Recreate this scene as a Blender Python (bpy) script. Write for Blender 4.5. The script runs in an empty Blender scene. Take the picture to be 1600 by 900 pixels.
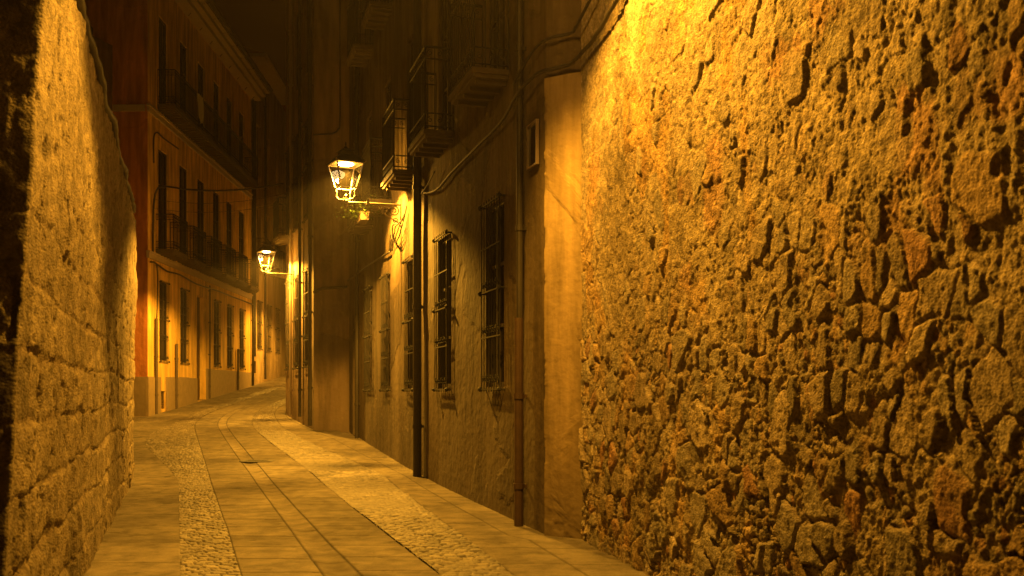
import bpy, math, random
import numpy as np
from mathutils import Vector
random.seed(7)
S = bpy.context.scene
COL = S.collection
F = 1555.0          # focal length in photo pixels (1600 wide)
HZ = 612.0          # horizon row in the photo
CH = 1.6            # eye height

# ------------------------------------------------------------------ camera
cam = bpy.data.cameras.new('camera')
cam.lens = 36.0 * F / 1600.0
cam.sensor_width = 36.0
cam.shift_y = (HZ - 450.0) / 1600.0
cam.clip_start = 0.05
cam.clip_end = 500
cam.dof.use_dof = True
cam.dof.focus_distance = 15.0
cam.dof.aperture_fstop = 3.2
co = bpy.data.objects.new('camera', cam)
COL.objects.link(co)
co.location = (0, 0, CH)
co.rotation_euler = (math.radians(90), 0, 0)
S.camera = co

# ------------------------------------------------------------------ night sky: a faint sodium glow
w = bpy.data.worlds.new('World'); S.world = w; w.use_nodes = True
bg = w.node_tree.nodes['Background']
bg.inputs[0].default_value = (1.0, 0.24, 0.02, 1)
bg.inputs[1].default_value = 0.0060
S.view_settings.view_transform = 'Standard'
S.view_settings.look = 'None'
S.view_settings.exposure = 0.0
S.view_settings.gamma = 1.0

LIGHT = (1.0, 0.447, 0.034)
P_NEAR, P_MID, P_FAR, P_BEND = 3800.0, 5500.0, 4700.0, 3200.0
GLOW_HAZE = 0.0009

# ------------------------------------------------------------------ helpers
def gz(y):
    if y < 12: return 0.008 * y
    if y < 30: return 0.008 * y + 0.0018 * (y - 12) ** 2
    return 0.8232 + (y - 30) * 0.0728
def gza(y):
    y = np.asarray(y, float)
    return np.where(y < 12, .008 * y, np.where(y < 30, .008 * y + .0018 * (y - 12) ** 2, .8232 + (y - 30) * .0728))
def pg(x, y):
    """photo pixel on the ground -> (X, Y)"""
    a = (x - 800) / F; b = (y - HZ) / F
    lo, hi = .5, 80.
    for _ in range(60):
        m = (lo + hi) / 2
        if CH - gz(m) - b * m > 0: lo = m
        else: hi = m
    return (a * lo, lo)

def props(o, label=None, cat=None, group=None, kind=None):
    if label: o['label'] = label
    if cat: o['category'] = cat
    if group: o['group'] = group
    if kind: o['kind'] = kind
    return o

def link(name, me, mat=None, parent=None, loc=None, rz=0):
    o = bpy.data.objects.new(name, me); COL.objects.link(o)
    if mat is not None: me.materials.append(mat)
    if parent is not None: o.parent = parent
    if loc is not None: o.location = loc
    o.rotation_euler = (0, 0, rz)
    return o

def empty(name, loc, rz=0):
    o = bpy.data.objects.new(name, None); COL.objects.link(o)
    o.location = loc; o.rotation_euler = (0, 0, rz); o.empty_display_size = .2
    return o

def copy_tree(o, parent=None):
    c = o.copy(); COL.objects.link(c)
    if parent is not None: c.parent = parent
    for ch in list(o.children): copy_tree(ch, c)
    return c

class MB:
    def __init__(s): s.v = []; s.f = []
    def box(s, x0, x1, y0, y1, z0, z1):
        n = len(s.v)
        s.v += [(x0,y0,z0),(x1,y0,z0),(x1,y1,z0),(x0,y1,z0),(x0,y0,z1),(x1,y0,z1),(x1,y1,z1),(x0,y1,z1)]
        s.f += [(n,n+3,n+2,n+1),(n+4,n+5,n+6,n+7),(n,n+1,n+5,n+4),(n+1,n+2,n+6,n+5),(n+2,n+3,n+7,n+6),(n+3,n,n+4,n+7)]
        return s
    def tube(s, pts, r, seg=6, caps=True):
        pts = [Vector(p) for p in pts]; n0 = len(s.v)
        rs = r if isinstance(r, (list, tuple)) else [r] * len(pts)
        up = None
        for i, p in enumerate(pts):
            t = (pts[min(i+1, len(pts)-1)] - pts[max(i-1, 0)]).normalized()
            if up is None:
                a = Vector((0,0,1)) if abs(t.z) < .9 else Vector((1,0,0))
                up = (a - t * a.dot(t)).normalized()
            else:
                up = (up - t * up.dot(t)).normalized()
            b = t.cross(up)
            for k in range(seg):
                an = 2 * math.pi * (k + .5) / seg
                s.v.append(tuple(p + (up * math.cos(an) + b * math.sin(an)) * rs[i]))
        for i in range(len(pts) - 1):
            for k in range(seg):
                a = n0 + i*seg + k; b_ = n0 + i*seg + (k+1) % seg
                s.f.append((a, b_, b_+seg, a+seg))
        if caps:
            s.f.append(tuple(n0 + k for k in reversed(range(seg))))
            s.f.append(tuple(n0 + (len(pts)-1)*seg + k for k in range(seg)))
        return s
    def lathe(s, prof, seg=16, c=(0,0)):
        n0 = len(s.v)
        for r, z in prof:
            for k in range(seg):
                a = 2*math.pi*(k+.5)/seg
                s.v.append((c[0]+r*math.cos(a), c[1]+r*math.sin(a), z))
        for i in range(len(prof)-1):
            for k in range(seg):
                a = n0+i*seg+k; b = n0+i*seg+(k+1)%seg
                s.f.append((a, b, b+seg, a+seg))
        s.f.append(tuple(n0+k for k in reversed(range(seg))))
        s.f.append(tuple(n0+(len(prof)-1)*seg+k for k in range(seg)))
        return s
    def scroll(s, cx, cz, r, y=0, turns=1.25, a0=0, d=1, th=.008, plane='xz'):
        pts = []
        N = int(14*turns)
        for i in range(N+1):
            t = i/N
            a = a0 + d*turns*2*math.pi*t
            rr = r*(1-.78*t)
            p, q = rr*math.cos(a), rr*math.sin(a)
            pts.append((cx+p, y, cz+q) if plane == 'xz' else (y, cx+p, cz+q))
        return s.tube(pts, th, 5)
    def build(s, name, mat, parent=None, loc=None, rz=0, smooth=False):
        me = bpy.data.meshes.new(name); me.from_pydata(s.v, [], s.f); me.update()
        if smooth: me.shade_smooth()
        return link(name, me, mat, parent, loc, rz)

# numpy noise ------------------------------------------------------
_rng = np.random.RandomState(11)
_T = _rng.rand(256, 256)
def vnoise(x, y, o=0):
    x = x + o*17.31; y = y + o*9.77
    xi = np.floor(x).astype(int); yi = np.floor(y).astype(int)
    fx = x-xi; fy = y-yi
    fx = fx*fx*(3-2*fx); fy = fy*fy*(3-2*fy)
    g = lambda a, b: _T[a & 255, b & 255]
    return (g(xi,yi)*(1-fx)+g(xi+1,yi)*fx)*(1-fy)+(g(xi,yi+1)*(1-fx)+g(xi+1,yi+1)*fx)*fy
def fbm(x, y, oc=5, o=0, gain=.5):
    r = 0; a = 1; tot = 0
    for i in range(oc):
        r = r + a*vnoise(x*2**i, y*2**i, o+i*3); tot += a; a *= gain
    return r/tot
def hsh(a, b, k):
    return _T[(a*7+b*13+k*31) & 255, (b*11-a*5+k*57) & 255]
def sst(a, b, x):
    t = np.clip((x-a)/(b-a), 0, 1); return t*t*(3-2*t)
def voro(x, y, k=0, jit=.85, stag=True):
    """returns F1, F2, id cells, vector to nearest centre"""
    yi = np.floor(y).astype(int)
    F1 = np.full(x.shape, 9.); F2 = np.full(x.shape, 9.)
    I = np.zeros(x.shape, int); J = np.zeros(x.shape, int); DX = np.zeros(x.shape); DY = np.zeros(x.shape)
    for dj in (-1, 0, 1):
        cj = yi+dj
        xs = x + .5*(cj & 1) if stag else x
        xi = np.floor(xs).astype(int)
        for di in (-1, 0, 1):
            ci = xi+di
            px = ci+.5+jit*(hsh(ci,cj,k)-.5); py = cj+.5+jit*.8*(hsh(ci,cj,k+1)-.5)
            dx = xs-px; dy = y-py
            d = (np.abs(dx)**2.6+np.abs(dy)**2.6)**(1/2.6)
            m = d < F1
            F2 = np.where(m, F1, np.minimum(F2, d))
            I = np.where(m, ci, I); J = np.where(m, cj, J)
            DX = np.where(m, dx, DX); DY = np.where(m, dy, DY)
            F1 = np.where(m, d, F1)
    return F1, F2, I, J, DX, DY

def grid_mesh(name, P, mat, parent=None, tint=None, smooth=True, flip=False):
    """P: (n, m, 3) array of points -> one mesh sheet; tint (n, m, 3) is the surface's own colour"""
    n, m = P.shape[:2]
    me = bpy.data.meshes.new(name)
    me.vertices.add(n*m); me.vertices.foreach_set('co', P.reshape(-1).astype(np.float32))
    idx = np.arange(n*m).reshape(n, m)
    q = np.stack([idx[:-1,:-1], idx[1:,:-1], idx[1:,1:], idx[:-1,1:]], -1).reshape(-1, 4)
    if flip: q = q[:, ::-1]
    nf = len(q)
    me.loops.add(nf*4); me.loops.foreach_set('vertex_index', q.reshape(-1).astype(np.int32))
    me.polygons.add(nf)
    me.polygons.foreach_set('loop_start', np.arange(0, nf*4, 4, dtype=np.int32))
    me.polygons.foreach_set('loop_total', np.full(nf, 4, np.int32))
    me.update(calc_edges=True)
    if smooth: me.shade_smooth()
    if tint is not None:
        a = me.color_attributes.new('tint', 'FLOAT_COLOR', 'POINT')
        c = np.ones((n*m, 4), np.float32); c[:, :3] = tint.reshape(-1, 3)
        a.data.foreach_set('color', c.reshape(-1))
    return link(name, me, mat, parent)

# ------------------------------------------------------------------ materials
def mat_base(name):
    m = bpy.data.materials.new(name); m.use_nodes = True
    nt = m.node_tree; return m, nt, nt.nodes['Principled BSDF']
def N(nt, t, **kw):
    n = nt.nodes.new(t)
    for k, v in kw.items(): setattr(n, k, v)
    return n
def mat_plain(name, col, rough=.6, metal=0, var=.25, scale=8, bump=.3, dist=.004):
    m, nt, b = mat_base(name)
    tc = N(nt, 'ShaderNodeTexCoord')
    no = N(nt, 'ShaderNodeTexNoise'); no.inputs['Scale'].default_value = scale; no.inputs['Detail'].default_value = 6
    nt.links.new(tc.outputs['Object'], no.inputs['Vector'])
    mx = N(nt, 'ShaderNodeMix', data_type='RGBA')
    mx.inputs[6].default_value = (*[c*(1-var) for c in col], 1); mx.inputs[7].default_value = (*[min(1, c*(1+var)) for c in col], 1)
    nt.links.new(no.outputs['Fac'], mx.inputs[0]); nt.links.new(mx.outputs[2], b.inputs['Base Color'])
    b.inputs['Roughness'].default_value = rough; b.inputs['Metallic'].default_value = metal
    bp = N(nt, 'ShaderNodeBump'); bp.inputs['Strength'].default_value = bump; bp.inputs['Distance'].default_value = dist
    nt.links.new(no.outputs['Fac'], bp.inputs['Height']); nt.links.new(bp.outputs[0], b.inputs['Normal'])
    return m
def mat_tint(name, rough=.85, bscale=60, bdist=.006, spec=.3, scale2=14, fine=.25, crumb=0):
    m, nt, b = mat_base(name)
    tc = N(nt, 'ShaderNodeTexCoord')
    at = N(nt, 'ShaderNodeAttribute', attribute_name='tint')
    no = N(nt, 'ShaderNodeTexNoise'); no.inputs['Scale'].default_value = bscale; no.inputs['Detail'].default_value = 8; no.inputs['Roughness'].default_value = .65
    n2 = N(nt, 'ShaderNodeTexNoise'); n2.inputs['Scale'].default_value = scale2; n2.inputs['Detail'].default_value = 5
    nt.links.new(tc.outputs['Object'], no.inputs['Vector']); nt.links.new(tc.outputs['Object'], n2.inputs['Vector'])
    mr = N(nt, 'ShaderNodeMapRange'); mr.inputs[1].default_value = .3; mr.inputs[2].default_value = .7; mr.inputs[3].default_value = .65; mr.inputs[4].default_value = 1.3
    nt.links.new(n2.outputs['Fac'], mr.inputs[0])
    mf = N(nt, 'ShaderNodeMapRange'); mf.inputs[1].default_value = .3; mf.inputs[2].default_value = .7; mf.inputs[3].default_value = 1-fine; mf.inputs[4].default_value = 1+fine
    nt.links.new(no.outputs['Fac'], mf.inputs[0])
    mm = N(nt, 'ShaderNodeMath', operation='MULTIPLY'); nt.links.new(mr.outputs[0], mm.inputs[0]); nt.links.new(mf.outputs[0], mm.inputs[1]); mr = mm
    mx = N(nt, 'ShaderNodeVectorMath', operation='SCALE')
    nt.links.new(at.outputs['Color'], mx.inputs[0]); nt.links.new(mr.outputs[0], mx.inputs['Scale'])
    nt.links.new(mx.outputs[0], b.inputs['Base Color'])
    b.inputs['Roughness'].default_value = rough; b.inputs['Specular IOR Level'].default_value = spec
    bp = N(nt, 'ShaderNodeBump'); bp.inputs['Strength'].default_value = .9; bp.inputs['Distance'].default_value = bdist
    nt.links.new(no.outputs['Fac'], bp.inputs['Height']); nt.links.new(bp.outputs[0], b.inputs['Normal'])
    if crumb:
        vo = N(nt, 'ShaderNodeTexVoronoi'); vo.inputs['Scale'].default_value = crumb; nt.links.new(tc.outputs['Object'], vo.inputs['Vector'])
        b3 = N(nt, 'ShaderNodeBump', invert=True); b3.inputs['Strength'].default_value = 1; b3.inputs['Distance'].default_value = .006
        nt.links.new(vo.outputs['Distance'], b3.inputs['Height']); nt.links.new(bp.outputs[0], b3.inputs['Normal']); nt.links.new(b3.outputs[0], b.inputs['Normal'])
    return m
def mat_plaster(name, c1, c2, c3=None, thr=.52, rough=.9, zdirt=1.2, dirt=(.10,.08,.06)):
    """old lime plaster: patches of another coat, rising damp stain, vertical runs"""
    m, nt, b = mat_base(name)
    geo = N(nt, 'ShaderNodeNewGeometry')
    L = nt.links.new
    n1 = N(nt, 'ShaderNodeTexNoise'); n1.inputs['Scale'].default_value = .55; n1.inputs['Detail'].default_value = 7; n1.inputs['Distortion'].default_value = .8
    L(geo.outputs['Position'], n1.inputs['Vector'])
    r1 = N(nt, 'ShaderNodeMapRange'); r1.inputs[1].default_value = thr-.015; r1.inputs[2].default_value = thr+.015
    L(n1.outputs['Fac'], r1.inputs[0])
    mp = N(nt, 'ShaderNodeMapping'); mp.inputs['Scale'].default_value = (3.2, 3.2, .45)
    L(geo.outputs['Position'], mp.inputs['Vector'])
    n2 = N(nt, 'ShaderNodeTexNoise'); n2.inputs['Scale'].default_value = 1.4; n2.inputs['Detail'].default_value = 8; n2.inputs['Roughness'].default_value = .6
    L(mp.outputs[0], n2.inputs['Vector'])
    m1 = N(nt, 'ShaderNodeMix', data_type='RGBA'); m1.inputs[6].default_value = (*c1, 1); m1.inputs[7].default_value = (*c2, 1)
    L(r1.outputs[0], m1.inputs[0])
    r2 = N(nt, 'ShaderNodeMapRange'); r2.inputs[1].default_value = .3; r2.inputs[2].default_value = .72; r2.inputs[3].default_value = .45; r2.inputs[4].default_value = 1.3
    L(n2.outputs['Fac'], r2.inputs[0])
    vm = N(nt, 'ShaderNodeVectorMath', operation='SCALE'); L(m1.outputs[2], vm.inputs[0]); L(r2.outputs[0], vm.inputs['Scale'])
    sp = N(nt, 'ShaderNodeSeparateXYZ'); L(geo.outputs['Position'], sp.inputs[0])
    ad = N(nt, 'ShaderNodeMath', operation='MULTIPLY_ADD'); L(n2.outputs['Fac'], ad.inputs[0]); ad.inputs[1].default_value = -2.0*zdirt; L(sp.outputs['Z'], ad.inputs[2])
    r3 = N(nt, 'ShaderNodeMapRange'); r3.inputs[1].default_value = -.9*zdirt; r3.inputs[2].default_value = .5*zdirt; r3.inputs[3].default_value = .65; r3.inputs[4].default_value = 0
    L(ad.outputs[0], r3.inputs[0])
    m2 = N(nt, 'ShaderNodeMix', data_type='RGBA'); L(r3.outputs[0], m2.inputs[0]); L(vm.outputs[0], m2.inputs[6]); m2.inputs[7].default_value = (*dirt, 1)
    L(m2.outputs[2], b.inputs['Base Color'])
    b.inputs['Roughness'].default_value = rough; b.inputs['Specular IOR Level'].default_value = .25
    n3 = N(nt, 'ShaderNodeTexNoise'); n3.inputs['Scale'].default_value = 9; n3.inputs['Detail'].default_value = 9
    L(geo.outputs['Position'], n3.inputs['Vector'])
    bp = N(nt, 'ShaderNodeBump'); bp.inputs['Strength'].default_value = .8; bp.inputs['Distance'].default_value = .02
    L(n3.outputs['Fac'], bp.inputs['Height'])
    bp2 = N(nt, 'ShaderNodeBump'); bp2.inputs['Strength'].default_value = .9; bp2.inputs['Distance'].default_value = .012
    L(r1.outputs[0], bp2.inputs['Height']); L(bp.outputs[0], bp2.inputs['Normal']); L(bp2.outputs[0], b.inputs['Normal'])
    return m
def mat_emit(name, col, s):
    m, nt, b = mat_base(name)
    b.inputs['Base Color'].default_value = (.8,.8,.8,1); b.inputs['Emission Color'].default_value = (*col, 1); b.inputs['Emission Strength'].default_value = s
    return m
def mat_glass():
    m, nt, b = mat_base('lantern glass')
    nt.nodes.remove(b); out = nt.nodes['Material Output']
    tr = N(nt, 'ShaderNodeBsdfTransparent'); tr.inputs[0].default_value = (.96,.94,.9,1)
    gl = N(nt, 'ShaderNodeBsdfGlossy'); gl.inputs['Roughness'].default_value = .02
    lw = N(nt, 'ShaderNodeFresnel'); lw.inputs[0].default_value = 1.45
    mx = N(nt, 'ShaderNodeMixShader'); ml = N(nt, 'ShaderNodeMath', operation='MULTIPLY'); ml.inputs[1].default_value = .35; nt.links.new(lw.outputs[0], ml.inputs[0]); nt.links.new(ml.outputs[0], mx.inputs[0])
    nt.links.new(tr.outputs[0], mx.inputs[1]); nt.links.new(gl.outputs[0], mx.inputs[2]); nt.links.new(mx.outputs[0], out.inputs[0])
    return m

M = dict(
    iron=mat_plain('wrought iron', (.012,.011,.010), .75, .0, .3, 30, .4, .002),
    lampiron=mat_plain('lantern iron', (.07,.06,.05), .5, .2, .3, 30, .3, .002),
    roofiron=mat_plain('darkened lantern roof', (.016,.014,.012), .7, 0, .2, 20),  # coloured darker than the lantern iron so the underside looks shaded beside the lamp
    zinc=mat_plain('dark downpipe', (.035,.03,.027), .5, .3, .3, 6),
    rust=mat_plain('rusty downpipe', (.06,.036,.025), .55, .2, .45, 9),
    wood=mat_plain('dark wood', (.035,.024,.017), .6, 0, .3, 12),
    oak=mat_plain('weathered oak', (.08,.048,.028), .6, 0, .3, 12),
    pane=mat_plain('dark window glass', (.012,.01,.009), .12, 0, .1, 3, .05, .001),
    glass=mat_glass(),
    disc=mat_emit('lamp disc', (1.0,.74,.36), 40.0),
    slab=mat_plain('balcony slab', (.08,.062,.045), .85, 0, .25, 7, .5, .01),
    cable=mat_plain('black cable', (.03,.026,.024), .6, 0, .2, 20),
    pale=mat_plain('pale stone trim', (.42,.36,.28), .85, 0, .2, 6, .5, .01),
    granite=mat_plain('granite plinth', (.25,.195,.125), .85, 0, .3, 5, .7, .015),
    tile=mat_plain('roof tile', (.30,.14,.08), .85, 0, .3, 9, .5, .01),
    leaf=mat_plain('leaf', (.055,.10,.02), .6, 0, .4, 30),
    terra=mat_plain('terracotta', (.04,.025,.018), .8, 0, .2, 20),
    white=mat_plain('white cloth', (.6,.57,.5), .9, 0, .1, 20),
    frame=mat_plain('metal frame', (.5,.42,.36), .3, .7, .1, 20, .1, .001),
    greypl=mat_plaster('grey brown plaster', (.115,.086,.055), (.075,.056,.037), thr=.55, zdirt=1.3),
    brownpl=mat_plaster('brown plaster', (.24,.17,.12), (.19,.14,.10), thr=.54, zdirt=1.2),
    farpl=mat_plaster('ochre plaster', (.40,.30,.18), (.33,.25,.16), thr=.5, zdirt=.8),
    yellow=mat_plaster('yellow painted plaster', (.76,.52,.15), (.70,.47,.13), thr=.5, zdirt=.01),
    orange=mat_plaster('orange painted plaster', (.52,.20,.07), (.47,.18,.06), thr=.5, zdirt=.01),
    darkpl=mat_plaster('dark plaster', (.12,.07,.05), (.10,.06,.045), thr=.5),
    stone=mat_tint('rubble stone', .9, 38, .022, .15, 14, .45, 75),
    ashlar=mat_tint('eroded sandstone blocks', .9, 35, .018, .15, 12, .35, 60),
    paving=mat_tint('granite paving', .88, 70, .0035, .12, 5),
    cobble=mat_tint('worn cobbles', .68, 60, .005, .28, 9),
    soil=mat_plain('street bed', (.16,.13,.10), .9, 0, .3, 3),
)

# ------------------------------------------------------------------ ground, road, cobbles, pavements
ext = [(-11.0, 46.0), (-11.6, 62.0)]
def poly_from(pxs, far, near):
    w = [pg(*p) for p in pxs]; w.sort(key=lambda p: p[1])
    return [near] + w + far
def at_y(pl, y):
    pl = sorted(pl, key=lambda p: p[1])
    w_ = np.clip((y-12)*.25, 0, 2.2)
    return sum(np.interp(y+w_*k, [p[1] for p in pl], [p[0] for p in pl]) for k in (-1,-.6,-.2,.2,.6,1))/6
def extrap(pl, y0):
    """prolong the two nearest points of a street line down to y0"""
    a, b = pl[0], pl[1]
    t = (y0-a[1])/(b[1]-a[1]); return (a[0]+(b[0]-a[0])*t, y0)
def line(pxs, far):
    w = sorted([pg(*p) for p in pxs], key=lambda p: p[1])
    return [extrap([w[0], w[-1] if len(w) < 3 else w[2]], -3.0)] + w + far
def farp(off):      # street beyond the bend, off = metres right of the yellow facade
    return [(-10.95+off*.86, 33.0), (-11.2+off*.9, 40.0), (-11.9+off, 62.0)]
L0 = [(-.81-.3325*y, y) for y in (-3., 5., 10., 16.6)] + [(-9.5, 22.), (-11.0, 29.5), (-11.1, 33.), (-11.9, 62.)]
L1 = line([(282,897),(279,747)], [(-9.2,24.5)] + farp(1.0))
L2 = line([(375.6,897),(355,829),(336.6,776),(319,718),(300.5,657)], farp(1.5))
L3 = line([(504,897),(440.6,810),(387,735),(334,656)], farp(2.15))
L4 = line([(520,855),(404,727),(347,656)], farp(2.4))
L5 = line([(690,900),(527,774),(475,729),(388,663)], farp(3.0))
L6 = line([(705,826),(613,756),(593,737),(457,679),(432,662)], farp(3.5))
L7 = [(3.9,-3.), (3.12-.235*5, 5.), (.80,10.1), (.45,10.4), (-1.38,16.5), (-4.2,26.2), (-5.2,27.), (-6.95,31.), (-7.2,36.), (-8.,62.)]
yy = np.concatenate([np.arange(-3,5,.06), np.arange(5,12,.016), np.arange(12,18,.028), np.arange(18,32,.05), np.arange(32,62,.2)])
def hdist(x, y):
    """gentle unevenness of the whole street"""
    return .022*(fbm(x*.5+40, y*.5+40, 3)-.5)
def strip(name, La, Lb, nx, kind, mat, base=.012, seed=0, label=None):
    t = np.linspace(0, 1, nx)
    xa = at_y(La, yy)[:, None]; xb = at_y(Lb, yy)[:, None]
    X = xa+(xb-xa)*t[None, :]; Y = np.repeat(yy[:, None], nx, 1)
    h, tint = kind(X, Y, t[None, :]+0*X, xb-xa, seed)
    Z = gza(Y)+hdist(X, Y)+base+h
    o = grid_mesh(name, np.stack([X, Y, Z], -1), mat, tint=tint, flip=True)
    return props(o, label, None, None, 'structure')
def k_cobble(X, Y, T, W, seed):
    u = (X+.28*Y)/.12; v = Y/.095
    u = u+.25*(fbm(X*3,Y*3,2,seed)-.5); v = v+.5*(fbm(X*2,Y*2,2,seed+2)-.5)
    F1,F2,I,J,DX,DY = voro(u, v, seed, .45)
    e = sst(.0,.20,F2-F1)*(1-.6*sst(.5,.62,fbm(X*1.3,Y*.8,4,seed+44))); r = hsh(I,J,5)
    h = -.018+.024*e+.011*(r-.5)+DX*.008*(hsh(I,J,6)-.5)+DY*.014*(hsh(I,J,7)-.5)+.004*(fbm(X*25,Y*25,3)-.5)
    c = ((.07+.12*hsh(I,J,8))*(.35+1.25*fbm(X*1.1,Y*.9,5,seed+40,.6)))[...,None]*np.array([1.,.88,.72])
    m = np.array([.09,.075,.055]); c = m+(c-m)*e[...,None]
    return h, c
def slabs(X, Y, T, W, seed, lx, ly, gap=.012, dep=.006):
    col = np.floor(T*lx); row_off = hsh(col.astype(int), col.astype(int)*0+seed, 3)*ly
    v = (Y+row_off+.012*(fbm(X*4,Y*4,2)-.5))/ly; row = np.floor(v); fv = np.abs(v-np.round(v))*ly
    u = T*lx; fu = np.abs(u-np.round(u))/lx*W
    e = sst(0, gap, fv)*sst(0, gap, fu) if lx > 1 else sst(0, gap, fv)
    ri = hsh(col.astype(int), row.astype(int), seed+4)
    h = -dep*(1-e)+.004*(ri-.5)+.003*(fbm(X*9,Y*9,4,seed)-.5)
    # chipped, worn places
    pit = sst(.66,.74,fbm(X*5+3,Y*5,5,seed+8)); h = h-.004*pit
    return h, e, ri, pit
def k_slab(X, Y, T, W, seed):
    h,e,ri,pit = slabs(X,Y,T,W,seed,1,.66,.026,.010)
    st = fbm(X*1.2,Y*.8,5,seed+20)
    c = (.125+.035*ri+.085*(st-.5)-.03*pit)[...,None]*np.array([1.,.88,.70])
    ed = sst(0,.018,T*W)*sst(0,.018,(1-T)*W); h = h-.012*(1-ed)
    c = c*(1-.75*(1-e*ed))[...,None]
    return h, c
def k_gutter(X, Y, T, W, seed):
    h,e,ri,pit = slabs(X,Y,T,W,seed,1,.95,.012,.006)
    h = h-.018*np.sin(np.pi*T)-.012*(1-sst(0,.06,T)*sst(0,.06,1-T))
    st = fbm(X*2,Y*1.5,5,seed+20)
    c = (.125+.04*ri+.08*(st-.5))[...,None]*np.array([1.,.87,.68])
    return h, c*(1-.6*(1-sst(0,.09,T)*sst(0,.09,1-T)*e))[...,None]
def k_pave(X, Y, T, W, seed):
    h,e,ri,pit = slabs(X,Y,T,W,seed,2,.85,.020,.008)
    h = h+.005*(fbm(X*14,Y*14,5,seed)-.5)-.010*(1-sst(0,.03,T)*sst(0,.03,1-T))
    st = fbm(X*1.6,Y*1.2,6,seed+30)
    c = (.125+.035*ri+.11*(st-.5)-.03*pit)[...,None]*np.array([1.,.87,.68])
    return h, c*(1-.65*(1-e))[...,None]
def k_pave1(X, Y, T, W, seed):
    h,e,ri,pit = slabs(X,Y,T,W,seed,1,1.1,.016,.006)
    h = h+.006*(fbm(X*14,Y*14,5,seed)-.5)
    st = fbm(X*1.6,Y*1.2,6,seed+30)
    c = (.115+.03*ri+.11*(st-.5)-.04*pit)[...,None]*np.array([1.,.87,.68])
    return h, c*(1-.5*(1-e))[...,None]
gx = np.concatenate([np.linspace(-120,-14,12), np.linspace(-13,12,51), np.linspace(14,120,12)])
gy = np.concatenate([np.linspace(-60,-4,8), np.linspace(-3,62,131), np.linspace(64,200,14)])
GX, GY = np.meshgrid(gx, gy, indexing='ij')
side = k_pave
o = grid_mesh('ground', np.stack([GX, GY, gza(np.minimum(GY, 64))+hdist(GX,GY)-.03], -1), M['soil']); o['kind'] = 'structure'
strip('pavement', L0, L1, 90, k_pave1, M['paving'], .010, 1)
strip('cobbles', L1, L2, 60, k_cobble, M['cobble'], .012, 2)
strip('road', L2, L3, 110, k_slab, M['paving'], .010, 3)
strip('gutter', L3, L4, 24, k_gutter, M['paving'], .010, 9)
strip('road', L4, L5, 110, k_slab, M['paving'], .010, 5)
strip('cobbles', L5, L6, 60, k_cobble, M['cobble'], .012, 6)
strip('pavement', L6, L7, 80, k_pave, M['paving'], .012, 7)
# paved opening to the left beyond the old wall
sx = np.linspace(-22, -9.0, 90); sy = np.linspace(16.9, 30.2, 260)
SX, SY = np.meshgrid(sx, sy, indexing='ij')
hh, cc = k_cobble(SX, SY, (SX+22)/13, 13, 12)
o = grid_mesh('side_street', np.stack([SX, SY, gza(SY)+hdist(SX,SY)-.006+hh*.6], -1), M['cobble'], tint=cc); o['kind'] = 'structure'

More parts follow.
